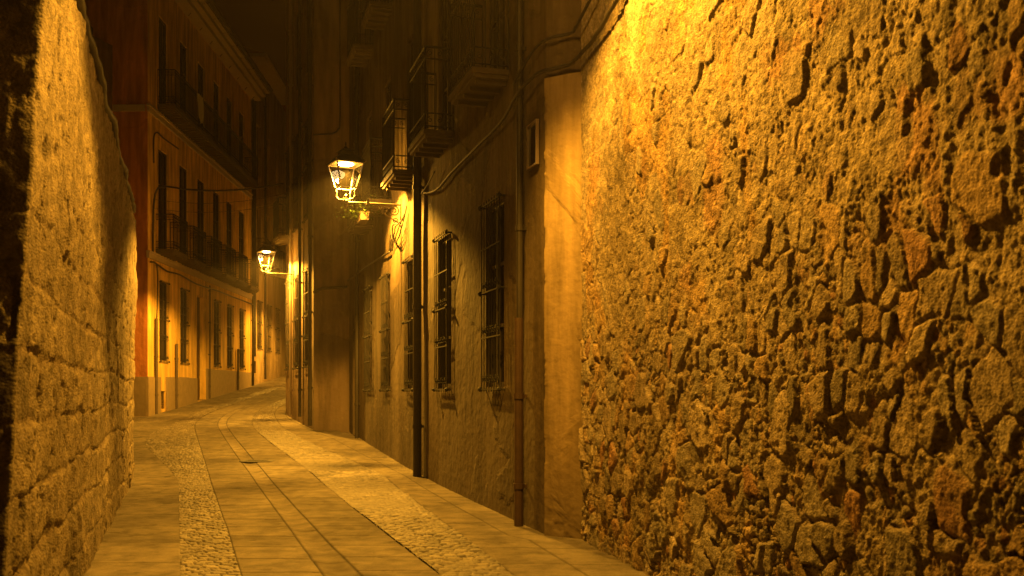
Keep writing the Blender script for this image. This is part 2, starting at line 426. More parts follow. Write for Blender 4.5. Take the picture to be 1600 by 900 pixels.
# ------------------------------------------------------------------ rubble wall on the right
du = .0095
us = np.arange(0, 11.4, du); zs = np.arange(-.15, 6.2, du)
U, Z = np.meshgrid(us, zs, indexing='ij')
d0 = Vector((.235, -1.)).normalized()      # from the building towards the camera
SP = (.74, 10.13)
nx_, ny_ = -1/math.hypot(1,.235), -.235/math.hypot(1,.235)
def ridged(x, y, oc, o, g=.6):
    r = 0; a = 1; tot = 0
    for i in range(oc):
        r = r+a*(1-np.abs(2*vnoise(x*2**i, y*2**i, o+i*3)-1)); tot += a; a *= g
    return r/tot
def rubble(U, Z):
    wu = U+.16*(fbm(U*2.0,Z*2.0,3,1)-.5)+.060*(fbm(U*9,Z*7,3,2)-.5)
    wz = Z+.16*(fbm(U*1.3,Z*2.0,3,4)-.5)+.060*(fbm(U*9,Z*7,3,5)-.5)
    # stones of very mixed size, mostly standing upright
    F1,F2,I,J,DX,DY = voro(wu/.135, wz/.215, 3, 1.0)
    e = sst(.0,.20,F2-F1); r = hsh(I,J,9)
    st = e*(.012+.075*r**1.6)+e*(DX*.075*(hsh(I,J,10)-.5)+DY*.06*(hsh(I,J,11)-.5))
    G1,G2,K,Lq,EX,EY = voro(wu/.050+3, wz/.066, 8, 1.0)
    e2 = sst(.0,.26,G2-G1); r2 = hsh(K,Lq,12)
    sm = e2*(.0+.042*r2)+e2*EX*.02*(hsh(K,Lq,13)-.5)
    H1,H2,A,B,HX,HY = voro(wu/.25+7, wz/.30, 28, .9)
    rB = hsh(A,B,19); e3 = sst(.02,.16,H2-H1)
    isb = rB > .80
    sel = r+.45*(fbm(U*1.3,Z*1.3,3,30)-.5)
    big = sel > .40
    hs = np.where(big, st, sm)
    hs = np.where(isb, e3*(.035+.05*hsh(A,B,20))+e3*HX*.06*(hsh(A,B,21)-.5), hs)
    # craggy stone faces, streaked downwards
    crag = .5-ridged(U*9+.8*fbm(U*4,Z*4,3,71), Z*5, 5, 50, .7)
    crag2 = ridged(U*34, Z*20, 3, 54)-.5
    # crumbling mortar: patches near the ground, nearly everything higher up
    cov = sst(1.45,2.9,Z+2.3*(fbm(U*.9,Z*.9,5,15)-.5))
    low = .75*sst(.52,.62,fbm(U*2.6,Z*2.2,5,38,.6))
    cov = np.maximum(cov*(1-.35*sst(.52,.62,fbm(U*1.6+5,Z*1.2,4,21))), low)
    pr = sst(.70,.95,np.where(isb, rB, r))*np.where(isb, e3, e)
    k = np.clip(cov*(1-.85*pr), 0, 1)
    mort = .045+.12*(fbm(U*4.2,Z*2.6,7,17,.68)-.5)+.045*(.5-ridged(U*6.5,Z*3.4,4,91,.65))
    pits = sst(.52,.72,fbm(U*9,Z*5.2,5,25,.65)); mort = mort-.030*pits
    h = hs*(1-k)+(mort+.25*hs)*k
    h = h+.034*crag*(.55+.6*k)+.013*crag2+.035*(fbm(U*1.1,Z*1.1,4,19)-.5)
    ee = np.where(isb, e3, np.where(big, e, e2))
    deep = sst(.56,.70,fbm(U*1.7,Z*2.4,5,27,.6)); h = h-.07*deep*(1-ee)*(1-k)
    hole = sst(.68,.78,fbm(U*3.1+4,Z*2.6,5,37,.6)); h = h-.05*hole*(1-.5*k)
    sk = sst(2.4,3.8,Z+1.6*(fbm(U*2,Z*2,4,28)-.5))*(1-sst(.3,1.7,U+1.2*(fbm(U*2,Z*2,4,29)-.5)))
    h = h*(1-.82*sk)+.035*.82*sk
    tone = np.where(isb, .27+.10*hsh(A,B,22), np.where(big, .20+.20*hsh(I,J,15), .22+.16*hsh(K,Lq,16)))
    q = np.where(isb, hsh(A,B,23), np.where(big, hsh(I,J,17), hsh(K,Lq,18)))[...,None]
    hue = np.where(q > .93, np.array([1.1,.68,.42]), np.where(q > .78, np.array([1.15,.84,.48]), np.where(q > .35, np.array([1.05,.86,.60]), np.array([.92,.80,.60]))))
    cs = tone[...,None]*hue
    cm = (.36+.16*(fbm(U*2.4,Z*2,6,31,.6)-.5))[...,None]*np.array([1.,.82,.54])
    och = sst(.60,.68,fbm(U*2.6,Z*1.2,3,33))[...,None]*.7; cm = cm*(1-och)+och*np.array([.46,.30,.12])
    red = sst(.68,.76,fbm(U*2.2+31,Z*1.4,4,36))[...,None]*.45; cm = cm*(1-red)+red*np.array([.36,.17,.08])
    dk = sst(.56,.66,fbm(U*1.5+9,Z*2.2,6,35,.6))[...,None]; cm = cm*(1-.35*dk)
    cs = np.array([.28,.22,.15])*(1-ee[...,None])+cs*ee[...,None]
    c = cs*(1-k[...,None])+cm*k[...,None]
    h = np.where(h < 0, -.04*(1-np.exp(h/.04)), h); lowz = sst(2.3,1.0,Z+.8*(fbm(U,Z,3,81)-.5)) if False else 1-sst(1.0,2.3,Z+.8*(fbm(U,Z,3,81)-.5)); h = (.40+.24*lowz)*h+.022+.014*(fbm(U*26,Z*17,4,75,.7)-.5)+.010*(.5-ridged(U*16,Z*10,3,78,.6))
    return h, c
hR, cR = rubble(U, Z)
X = SP[0]+d0[0]*U+nx_*hR; Y = SP[1]+d0[1]*U+ny_*hR
wr = empty('stone_wall', (SP[0], SP[1], 0))
props(wr, 'tall rubble stone wall with crumbling ochre mortar filling the right half of the picture', 'wall')
P = np.stack([X-SP[0], Y-SP[1], Z], -1)
grid_mesh('masonry', P, M['stone'], wr, tint=cR, flip=False)
# body of the wall behind the face, with its top
b_ = MB()
a0 = Vector((0,0,0)); e0 = Vector((d0[0]*11.38, d0[1]*11.38, 0)); nn = Vector((nx_, ny_, 0))
bk = [a0+nn*-.03, e0+nn*-.03, e0-nn*.7, a0-nn*.7]
n = 0
b_.v = [(p.x,p.y,-.3) for p in bk]+[(p.x,p.y,6.17) for p in bk]
b_.f = [(0,1,5,4),(1,2,6,5),(2,3,7,6),(3,0,4,7),(4,5,6,7)]
b_.build('wall_core', M['granite'], wr)

# ------------------------------------------------------------------ old block wall on the left
C1 = (-.81-.3325*4.5, 4.5); C2 = (-6.36, 16.7)
dl = Vector((C2[0]-C1[0], C2[1]-C1[1])).normalized(); nl = Vector((dl.y, -dl.x))      # towards the street
Ls = math.dist(C1, C2)
s_near, s_far = 3.2, .85
dsn = .016
ss = np.arange(-s_near, Ls+s_far, dsn); zz = np.arange(-.15, 4.85, dsn)
SS, ZZ = np.meshgrid(ss, zz, indexing='ij')
def smoothclip(s, a, b, k=.06): return np.clip(s, a, b)
lean = np.clip(.40*(ZZ-.6), -.1, 1.7)       # the worn near end leans back as it rises
on = (SS >= 0) & (SS <= Ls)
along = np.where(SS < 0, 0, np.minimum(SS, Ls))
along = along+lean*np.clip(1-along/3.0, 0, 1)
back = np.where(SS < 0, -SS, np.where(SS > Ls, SS-Ls, 0))
# normals: street face nl, near end faces -dl, far end faces +dl, blended at the corners
wn = sst(.12,-.12,SS) if False else 1-sst(-.12,.12,SS); wf = sst(Ls-.12, Ls+.12, SS); wm = 1-wn-wf
NX = nl.x*wm-dl.x*wn+dl.x*wf; NY = nl.y*wm-dl.y*wn+dl.y*wf
q_ = np.hypot(NX, NY); NX, NY = NX/q_, NY/q_
def ashlar(U, Z):
    ch = .36
    zz_ = Z+.22*(fbm(U*.6,Z*.6,3,41)-.5)+.05*(fbm(U*6,Z*6,3,42)-.5)
    row = np.floor(zz_/ch); fv = np.abs(zz_/ch-np.round(zz_/ch))*ch
    ln = .45+.25*hsh(row.astype(int), row.astype(int)*0+2, 5)
    uu = (U+hsh(row.astype(int), row.astype(int)*0+1, 6)*3+.03*(fbm(U*6,Z*6,3,43)-.5))/ln
    ci = np.floor(uu); fu = np.abs(uu-np.round(uu))*ln
    wj = .010+.030*sst(.42,.7,fbm(U*3,Z*3,3,44))
    e = sst(0,1,fv/wj/1.6)*sst(0,1,fu/wj/1.6)
    r = hsh(ci.astype(int), row.astype(int), 7)
    plast = sst(2.3,3.3,Z+1.6*(fbm(U*.8,Z*.8,4,45)-.5))
    h = .018*e+.020*(r-.5)*e
    h = h*(1-.85*plast)+.045*plast
    h = h+.060*(fbm(U*1.7,Z*1.7,5,46)-.5)+.050*(fbm(U*7,Z*3.5,5,47,.62)-.5)*(.5+.5*e)
    h = h-.045*sst(.60,.70,fbm(U*6,Z*4,4,48,.6))*(.5+.5*(1-e))+.016*(fbm(U*20,Z*11,3,51,.6)-.5)
    tone = .22+.08*(r-.5)+.20*(fbm(U*1.8,Z*1.3,6,49,.6)-.5)
    c = tone[...,None]*np.array([1.,.84,.60]); jc = np.array([.20,.16,.11])
    ee = (e*(1-plast)+plast)[...,None]
    return h, jc*(1-ee)+c*ee
hL, cL = ashlar(SS, ZZ)
set_back = .16*sst(4.46,4.52,ZZ)
hL = hL*(1-.6*(1-sst(-.1,.35,SS)))-set_back
XL = C1[0]+dl.x*along-nl.x*back+NX*hL; YL = C1[1]+dl.y*along-nl.y*back+NY*hL
# a weathered shoulder bulges out near the foot of the near end
wl = empty('stone_wall', (C1[0], C1[1], 0))
props(wl, 'worn sandstone block wall along the left edge, its near end dark', 'wall')
ZZ2 = ZZ+sst(4.3,4.85,ZZ)*.30*(fbm(SS*1.6,SS*0+3.3,5,93,.6)-.5)+.02*(fbm(SS*9,ZZ*9,2,94)-.5)*sst(4.3,4.8,ZZ)
P = np.stack([XL-C1[0], YL-C1[1], ZZ2], -1)
grid_mesh('masonry', P, M['ashlar'], wl, tint=cL, flip=True)
tp = P[:, -1, :]
cb = MB()
k = 14
idx = list(range(0, len(ss), k))
for i in idx:
    s = ss[i]
    cb.v.append(tuple(tp[i]))
    a = min(max(s, .9), Ls-.05)
    if s < 0: a = .9+1.62; bkd = min(-s, 3.2)
    cb.v.append((float(dl.x*max(a,1.7)-nl.x*(.85 if s > 0 else max(.85, -s))), float(dl.y*max(a,1.7)-nl.y*(.85 if s > 0 else max(.85, -s))), 4.86))
for i in range(len(idx)-1): cb.f.append((2*i, 2*i+2, 2*i+3, 2*i+1))
cb.build('coping', M['granite'], wl)

# ------------------------------------------------------------------ buildings
def seg_frame(a, b):
    d = Vector((b[0]-a[0], b[1]-a[1])); L = d.length; d.normalize()
    return d, L, math.atan2(d.y, d.x)
def wall_mesh(root, foot, mats, top, openings, name='wall', rough=.012, step=.22, base=-.3, fine=()):
    """closed clockwise footprint (world xy) -> one mesh; openings {segment: [(u0,u1,z0,z1,depth)]}; mats: list, per segment index via matidx"""
    ox, oy = root.location.x, root.location.y
    V = []; Fc = []; MI = []
    for si in range(len(foot)):
        a = foot[si]; b = foot[(si+1) % len(foot)]
        d, L, ang = seg_frame(a, b); n = Vector((-d.y, d.x))
        ops = openings.get(si, [])
        st = step if (ops or si in fine) else 2.0
        us = set(np.round(np.linspace(0, L, max(2, int(L/st)+1)), 4)); zs = set(np.round(np.linspace(base, top, max(2, int((top-base)/st)+1)), 4))
        for o in ops:
            us = {u for u in us if min(abs(u-o[0]), abs(u-o[1])) > st*.3} | {round(o[0],4), round(o[1],4)}
        for o in ops:
            us |= {round(o[0],4), round(o[1],4)}
            zs = {z for z in zs if min(abs(z-o[2]), abs(z-o[3])) > st*.3}
        for o in ops: zs |= {round(o[2],4), round(o[3],4)}
        us |= {0.0, round(L,4)}; zs |= {base, top}
        us = sorted(us); zs = sorted(zs)
        UU, ZZ_ = np.meshgrid(us, zs, indexing='ij')
        amp = rough if (ops or si in fine) else 0
        hh = amp*2*(fbm(UU*.9+si*7, ZZ_*.9, 4, 60)-.5)+amp*.6*(fbm(UU*5, ZZ_*5, 2, 61)-.5)
        hh = hh*sst(0,.15,UU)*sst(0,.15,L-UU)
        n0 = len(V)
        for i in range(len(us)):
            for j in range(len(zs)):
                V.append((a[0]+d.x*us[i]+n.x*hh[i,j]-ox, a[1]+d.y*us[i]+n.y*hh[i,j]-oy, zs[j]))
        m = len(zs)
        for i in range(len(us)-1):
            uc = (us[i]+us[i+1])/2
            for j in range(m-1):
                zc = (zs[j]+zs[j+1])/2
                if any(o[0] < uc < o[1] and o[2] < zc < o[3] for o in ops): continue
                Fc.append((n0+i*m+j, n0+i*m+j+1, n0+(i+1)*m+j+1, n0+(i+1)*m+j)); MI.append(mats[si])
        for o in ops:
            u0,u1,z0,z1,dp = o
            c = [(u0,z0),(u1,z0),(u1,z1),(u0,z1)]
            k = len(V)
            for q in (.015, -dp):
                for (u, z) in c:
                    hq = 0
                    V.append((a[0]+d.x*u+n.x*(q-.015 if q > 0 else q)-ox, a[1]+d.y*u+n.y*(q-.015 if q > 0 else q)-oy, z))
            for e in range(4):
                e2 = (e+1) % 4
                Fc.append((k+e, k+e2, k+4+e2, k+4+e)); MI.append(mats[si])
            Fc.append((k+4, k+5, k+6, k+7)); MI.append(mats[si])
    k = len(V)
    for p in foot: V.append((p[0]-ox, p[1]-oy, top))
    Fc.append(tuple(range(k, k+len(foot)))); MI.append(mats[0])
    me = bpy.data.meshes.new(name); me.from_pydata(V, [], Fc)
    return me, MI
def make_building(name, foot, top, mats, midx, openings, label, fine=(), rough=.012, base=-.3):
    root = empty(name, (foot[0][0], foot[0][1], 0)); props(root, label, 'building')
    me, MI = wall_mesh(root, foot, midx, top, openings, rough=rough, fine=fine, base=base)
    for m in mats: me.materials.append(m)
    me.polygons.foreach_set('material_index', np.array(MI, np.int32)); me.update()
    link('wall', me, None, root)
    return root
def place(root, foot, si, u, n_, z, obj):
    a = foot[si]; b = foot[(si+1) % len(foot)]; d, L, ang = seg_frame(a, b); n = Vector((-d.y, d.x))
    obj.parent = root
    obj.location = (a[0]+d.x*u+n.x*n_-root.location.x, a[1]+d.y*u+n.y*n_-root.location.y, z)
    obj.rotation_euler = (0, 0, ang)
    return obj
def wpt(foot, si, u, n_, z):
    a = foot[si]; b = foot[(si+1) % len(foot)]; d, L, ang = seg_frame(a, b); n = Vector((-d.y, d.x))
    return (a[0]+d.x*u+n.x*n_, a[1]+d.y*u+n.y*n_, z)

# window kit; local x along the facade (centre 0), y outward, z from the sill up
def make_window(w, h, grille=True, wood='wood', depth=.2, out=.09):
    b = MB(); t = .06; y0, y1 = -depth+.02, -depth+.075
    b.box(-w/2, -w/2+t, y0, y1, 0, h); b.box(w/2-t, w/2, y0, y1, 0, h); b.box(-w/2+t, w/2-t, y0, y1, 0, t); b.box(-w/2+t, w/2-t, y0, y1, h-t, h)
    b.box(-.035, .035, y0, y1+.01, t, h-t)
    for q in (.33, .66): b.box(-w/2+t, -.035, y0, y1-.01, h*q-.02, h*q+.02); b.box(.035, w/2-t, y0, y1-.01, h*q-.02, h*q+.02)
    o = b.build('window', M[wood])
    p = MB().box(-w/2+.02, w/2-.02, y0+.01, y0+.02, .02, h-.02).build('pane', M['pane'], o)
    if grille:
        g = MB(); W = w/2+.005; r = .007
        nb = max(4, int(w/.12))
        for i in range(nb+1):
            x = -W+2*W*i/nb; g.tube([(x, out, -.06), (x, out, h+.05)], r, 5)
        for q in (-.03, .27, .52, .76, 1.0):
            zq = q*h if q > 0 else -.03
            g.box(-W-.03, W+.03, out-.008, out+.008, zq-.008, zq+.008)
        for (zb) in (.27*h, .52*h, .02*h):
            for i in range(nb):
                x = -W+2*W*(i+.5)/nb
                g.scroll(x, zb+.09 if zb > .1 else .10, .045, out, 1.2, math.pi/2, 1 if i % 2 else -1, .006)
        for s in (-1, 1):
            for zb in (-.03, .52*h, h):
                g.tube([(s*(W+.02), out, zb), (s*(W+.02), -.03, zb)], .014, 5)
                g.lathe([(.001,zb-.035),(.03,zb-.012),(.03,zb+.012),(.001,zb+.035)], 8, (s*(W+.03), out+.012))
        g.build('grille', M['iron'], o)
    return o
def make_door(w, h, wood='oak', depth=.25):
    b = MB(); y = -depth+.05
    b.box(-w/2, w/2, -depth+.005, y, 0, h)
    for i in (-1, 1):
        for (z0, z1) in ((.12, .8), (.92, h*.55), (h*.6, h-.15)):
            x0 = .05 if i > 0 else -w/2+.06; x1 = w/2-.06 if i > 0 else -.05
            b.box(x0, x1, y, y+.025, z0, z1)
    b.box(-.02, .02, y, y+.035, 0, h)
    o = b.build('door', M[wood])
    hb = MB(); hb.lathe([(.001,1.02),(.03,1.04),(.03,1.07),(.001,1.09)], 10, (.09, y+.05)); hb.tube([(.09,y,1.055),(.09,y+.05,1.055)], .012, 6)
    hb.build('handle', M['frame'], o)
    return o
def make_balcony(L=1.25, D=.45, H=1.15, th=.11, mat='slab'):
    """slab > railing; local z=0 at the slab's underside"""
    b = MB()
    b.box(-L/2, L/2, .0, D, 0, .045); b.box(-L/2-.03, L/2+.03, .0, D+.03, .045, th)
    for x in np.arange(-L/2+.1, L/2, .3): b.box(x-.03, x+.03, .0, D-.04, -.05, 0)     # carrying irons under the slab
    o = b.build('balcony', M[mat])
    g = MB(); z0 = th; z1 = th+H; X = L/2; Y = D
    def run(p, q):
        p = Vector(p); q = Vector(q); ln = (q-p).length; n = max(2, int(ln/.105))
        for k in range(n+1):
            c = p.lerp(q, k/n); g.tube([(c.x,c.y,z0),(c.x,c.y,z1)], .008 if 0 < k < n else .014, 5)
        for zz_ in (z0+.05, z0+.24, z1-.17, z1):
            g.tube([(p.x,p.y,zz_),(q.x,q.y,zz_)], .011 if zz_ < z1 else .018, 5)
        for k in range(n):
            c = p.lerp(q, (k+.5)/n)
            for zc in (z0+.145, z1-.085):
                if abs(q.x-p.x) > abs(q.y-p.y): g.scroll(c.x, zc, .042, c.y, 1.2, math.pi/2, 1 if k % 2 else -1, .006)
                else: g.scroll(c.y, zc, .042, c.x, 1.2, math.pi/2, 1 if k % 2 else -1, .006, 'yz')
    run((-X,0,0), (-X,Y,0)); run((-X,Y,0), (X,Y,0)); run((X,Y,0), (X,0,0))
    g.build('railing', M['iron'], o)
    return o
def first_or_copy(proto, used=set()):
    if proto.name not in used: used.add(proto.name); return proto
    return copy_tree(proto)

# --- grey townhouse on the right
Q = (.36, 10.4); uR = Vector((-.294, 1.)).normalized()
RE = (Q[0]+uR.x*16.46, Q[1]+uR.y*16.46)
footR = [(7.5, 8.4), Q, RE, (RE[0]+7, RE[1]+2)]
# end wall runs from the back to the corner Q so its near part stands just behind the rubble wall's end
footR[0] = (Q[0]+7.0, Q[1]-7.0*.62)
dE, LE, aE = seg_frame(footR[0], Q)
W1 = [2.03, 4.9, 7.6, 10.3, 12.8]
opR = [(u-.42, u+.42, 1.66, 3.95, .12) for u in W1]
for zf in (5.42, 9.3): opR += [(u-.45, u+.45, zf, zf+2.5, .14) for u in W1+[15.2]]
opR += [(14.7, 15.75, .5, 3.2, .3)]
bR = make_building('townhouse', footR, 13.2, [M['greypl']], [0]*4, {1: opR}, 'long grey brown plastered townhouse with small balconies, right of the lane', fine=(0,), rough=.018)
pw = make_window(.84, 2.29, True, 'wood', .11, .06)
for i, u in enumerate(W1):
    place(bR, footR, 1, u, 0, 1.66, first_or_copy(pw))
pd = make_window(.90, 2.5, False, 'wood', .13)
pb = make_balcony(1.2, .42, 1.2)
for zf in (5.42, 9.3):
    for u in W1+[15.2]:
        place(bR, footR, 1, u, 0, zf, first_or_copy(pd))
        if u != 15.2: place(bR, footR, 1, u, 0, zf-.13, first_or_copy(pb))
place(bR, footR, 1, 15.22, 0, .5, make_door(1.05, 2.7))
def downpipe(z0, z1, r, mat, cl=2.0, shoe=True):
    b = MB()
    b.tube([(0, r+.03, z0), (0, r+.03, z1)], r, 12)
    z = z0+cl*.5
    while z < z1:
        b.tube([(0,r+.03,z-.03),(0,r+.03,z+.03)], r+.012, 12); b.box(-.02,.02,-.03,.03,z-.02,z+.02); z += cl
    return b.build('downpipe', M[mat], smooth=False)
place(bR, footR, 1, 6.55, 0, 0, downpipe(.02, 13., .072, 'zinc'))
place(bR, footR, 1, .73, 0, 0, downpipe(2.42, 13., .040, 'zinc'))
place(bR, footR, 1, .73, 0, 0, downpipe(.05, 2.42, .052, 'rust', 1.0))
place(bR, footR, 1, 14.35, 0, 0, downpipe(.3, 13., .05, 'zinc'))
# smooth render on the corner of the end wall: a slightly proud pilaster
pu = [(LE-.62,-.05),(LE-.62,.03),(LE+.012,.03),(LE+.012,-.06)]
pts = []
for (a, b) in zip(pu, pu[1:]):
    n = max(3, int(math.dist(a, b)/.012))
    pts += [(a[0]+(b[0]-a[0])*k/n, a[1]+(b[1]-a[1])*k/n) for k in range(n)]
pts.append(pu[-1]); pts = np.array(pts)
pz = np.arange(-.2, 4.87, .014)
PU, PZ = np.meshgrid(pts[:,0], pz, indexing='ij'); PN = np.meshgrid(pts[:,1], pz, indexing='ij')[0]
cor_ = np.minimum(np.abs(PU-(LE-.62)), np.abs(PU-(LE+.012)))
chip = (1-sst(.0,.05,cor_))*sst(.50,.66,fbm(PU*2+PZ*5,PZ*5,4,95,.6))
foot_ = sst(.55,.0,PZ) if False else 1-sst(.05,.6,PZ+.5*(fbm(PU*3,PZ*2,3,97)-.5))
dn = .010*(fbm(PU*2.2,PZ*1.6,4,96)-.5)-.010*chip-.014*foot_*sst(.45,.6,fbm(PU*8,PZ*8,4,98))+.004*(fbm(PU*20,PZ*20,3,99)-.5)
PN = PN+dn; PU = PU-np.sign(PU-LE+.3)*.007*chip
o = grid_mesh('corner_pilaster', np.stack([PU, PN, PZ], -1), mat_plaster('smooth ochre render', (.30,.225,.12), (.25,.185,.095), thr=.54, zdirt=.8), bR, flip=True)
place(bR, footR, 0, 0, 0, 0, o)

# --- second house on the right, standing forward into the lane
E = (-5.22, 26.2); K = (-7.0, 30.8)
footS = [(-3.4, 26.9), E, K, (-8.0, 50.), (2, 50.), (2, 27.5)]
footS[0] = (2, 26.2)
d2, L2_, a2 = seg_frame(E, K)
opS = []
for zf, hh_ in ((2.3, 2.6), (6.3, 2.6), (10.3, 2.3)):
    for u in (.95, 2.7, 4.2): opS.append((u-.38, u+.38, zf, zf+hh_, .12))
bS = make_building('townhouse', footS, 14.6, [M['brownpl']], [0]*6, {1: opS}, 'tall dark brown townhouse standing forward at the bend, carrying the farther lamp', fine=(0,))
q1 = make_window(.76, 2.6, True, 'wood', .11, .05); q2 = make_window(.76, 2.3, False, 'wood', .11)
for u in (.95, 2.7, 4.2):
    for zf in (2.3, 6.3): place(bS, footS, 1, u, 0, zf, first_or_copy(q1))
    place(bS, footS, 1, u, 0, 10.3, first_or_copy(q2))
place(bS, footS, 1, .12, 0, 0, downpipe(.7, 14., .05, 'zinc'))
place(bS, footS, 1, 3.45, 0, 0, downpipe(.9, 14., .045, 'frame', 1.5))
place(bS, footS, 1, 1.8, 0, 0, downpipe(.9, 14., .045, 'zinc', 1.5))
ev = MB(); ev.box(-.6, L2_+.3, -.2, .55, 14.6, 14.72); ev.tube([(-.6,.6,14.62),(L2_+.3,.6,14.62)], .07, 8)
place(bS, footS, 1, 0, 0, 0, ev.build('eaves', M['wood']))
bb = make_balcony(1.1, .4, 1.1); place(bS, footS, 1, 4.2, 0, 6.14, bb)

# --- yellow house on the left, orange end wall towards us
YX = lambda y: -10.12-.0354*y
G = (YX(30.6), 30.6); Hh = (YX(44.7), 44.7)
footY = [Hh, G, (-21., 30.8), (-21., 45.)]
dY, LY, aY = seg_frame(Hh, G)
bays = [31.5, 33.7, 35.85, 37.95, 39.95, 42.0]
ub = [LY-(b*1.02-30.6)*1.0006 for b in bays]
opY = []
for i, u in enumerate(ub):
    if i == 2: opY.append((u-.6, u+.6, 1.28, 5.1, .3))
    else: opY.append((u-.40, u+.40, 2.60, 5.12, .10))
    opY.append((u-.5, u+.5, 6.12, 9.35, .14)); opY.append((u-.45, u+.45, 10.72, 13.6, .14))
opY.append((LY-1.75, LY-1.2, 1.05, 1.62, .3))
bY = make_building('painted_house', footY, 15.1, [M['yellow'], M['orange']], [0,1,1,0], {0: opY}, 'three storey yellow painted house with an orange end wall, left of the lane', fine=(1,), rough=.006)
wy = make_window(.80, 2.52, True, 'wood', .09, .05)
wd = make_window(1.0, 3.23, False, 'wood', .13)
wt = make_window(.90, 2.88, False, 'wood', .13)
by = make_balcony(1.5, .55, 1.1, .14)
for i, u in enumerate(ub):
    if i != 2: place(bY, footY, 0, u, 0, 2.60, first_or_copy(wy))
    place(bY, footY, 0, u, 0, 6.12, first_or_copy(wd)); place(bY, footY, 0, u, 0, 10.72, first_or_copy(wt))
    place(bY, footY, 0, u, 0, 5.96, first_or_copy(by))
bl = make_balcony(11.9, .55, 1.1, .16)
place(bY, footY, 0, (ub[0]+ub[-1])/2, 0, 10.55, bl)
place(bY, footY, 0, ub[2], 0, 1.28, make_door(1.2, 3.82, 'oak', .28))
# plinth of granite slabs, stepping up the slope
runs = ((0, ub[2]-.62, 2.45), (ub[2]+.62, LY-1.77, 2.08), (LY-1.18, LY+.035, 2.06))
for (a, b, t) in runs:
    pl = MB(); x = a
    while x < b-.02:
        x2 = min(b, x+1.05)
        if b-x2 < .3: x2 = b
        pl.box(x, x2, -.05, .033+.006*random.random(), .3, t+.02*random.random()); x = x2
    place(bY, footY, 0, 0, 0, 0, pl.build('plinth', M['granite']))
pe = MB(); x = 0.02
while x < 9: pe.box(x, x+.99, -.04, .035, .3, 2.06); x += 1.0
place(bY, footY, 1, 0, 0, 0, pe.build('plinth', M['granite']))
gv = MB()
for i in range(6): gv.tube([(LY-1.75+.09*i+.05, -.05, 1.05), (LY-1.75+.09*i+.05, -.05, 1.62)], .012, 5)
place(bY, footY, 0, 0, 0, 0, gv.build('cellar_grate', M['iron']))
cn = MB()
for z in (5.72, 10.22):
    cn.box(-.02, LY+.04, -.02, .06, z, z+.16); cn.box(-.02, LY+.07, -.02, .10, z+.16, z+.22)
place(bY, footY, 0, 0, 0, 0, cn.build('cornice', M['pale']))
cn = MB()
for z in (10.22,): cn.box(0.07, 9, -.02, .05, z, z+.2)
place(bY, footY, 1, 0, 0, 0, cn.build('cornice', M['pale']))
# eaves with gutter
ea = MB(); ea.box(-.1, LY+.4, -.1, .42, 14.7, 14.86); ea.box(-.1, LY+.4, -.1, .62, 14.86, 15.02); ea.box(-.1, LY+.4, -.3, .78, 15.02, 15.12)
place(bY, footY, 0, 0, 0, 0, ea.build('eaves', M['pale']))
gt = MB(); gt.tube([(-.1,.86,15.16),(LY+.4,.86,15.16)], .09, 10)
for u in np.arange(.5, LY, 1.4): gt.tube([(u,.9,15.26),(u,.97,15.14),(u,.86,15.05),(u,.5,15.0),(u,.15,14.6)], .016, 5)
place(bY, footY, 0, 0, 0, 0, gt.build('gutter', M['slab']))
rf = MB(); rf.v = [(-.1,.8,15.2),(LY+.4,.8,15.2),(LY+.4,-5,17.2),(-.1,-5,17.2),(LY+.4,-10.5,15.2),(-.1,-10.5,15.2)]
rf.f = [(0,1,2,3),(3,2,4,5),(1,4,2),(0,3,5),(0,5,4,1)]
place(bY, footY, 0, 0, 0, 0, rf.build('roof', M['tile']))
place(bY, footY, 0, .06, 0, 0, downpipe(1.8, 15., .055, 'zinc'))
place(bY, footY, 0, ub[2]-.95, 0, 0, downpipe(1.2, 5.6, .03, 'slab', 1.2))
for u, z1 in ((LY-.62, 3.9), (LY-2.72, 3.2), (LY-11.3, 3.4)):
    place(bY, footY, 0, u, 0, 0, downpipe(.9 if u > 3 else 1.6, z1, .045, 'slab', 1.2))
# a pale cloth on the top balcony
cl = MB(); 
nx2 = 10
for i in range(nx2+1):
    for j in range(8):
        cl.v.append((-.3+.6*i/nx2, .60+.03*math.sin(i*1.7+j*.5), -.1-.9*j/7*(1-.1*math.sin(i))))
for i in range(nx2):
    for j in range(7): a = i*8+j; cl.f.append((a, a+8, a+9, a+1))
o = cl.build('hanging_cloth', M['white'], smooth=True)
o.location = wpt(footY, 0, ub[1]+.1, 0, 11.9); o.rotation_euler = (0,0,aY)
props(o, 'small pale cloth hung over the top floor balcony rail of the yellow house', 'cloth')

# --- far house beyond the yellow one
footF = [(-13.2, 66.), (YX(52.)-.1, 52.), (YX(44.8)-.02, 44.8), (-21, 46.), (-21, 66.)]
d3, L3_, a3 = seg_frame(footF[1], footF[2])
opF = []
ups = [1.2, 3.4, 5.6]
for zf, hf in ((3.6, 2.2), (7.6, 2.6), (11.6, 2.4)):
    for u in ups: opF.append((u-.42, u+.42, zf, zf+hf, .25))
opF.append((L3_-.9, L3_-.3, 2.45, 3.0, .25))
d4, L4_, a4 = seg_frame(footF[0], footF[1])
opF0 = [(u-.42, u+.42, zf, zf+2.4, .25) for zf in (4.2, 8., 12.) for u in (2., 4.6, 7.2, 9.8, 12.4)]
bF = make_building('townhouse', footF, 16.6, [M['farpl']], [0]*5, {1: opF, 0: opF0}, 'ochre plastered house beyond the yellow one, at the far end of the lane', rough=.01)
wf1 = make_window(.84, 2.2, True, 'wood', .22, .06); wf2 = make_window(.84, 2.6, False, 'wood', .22); wf3 = make_window(.84, 2.4, False, 'wood', .22)
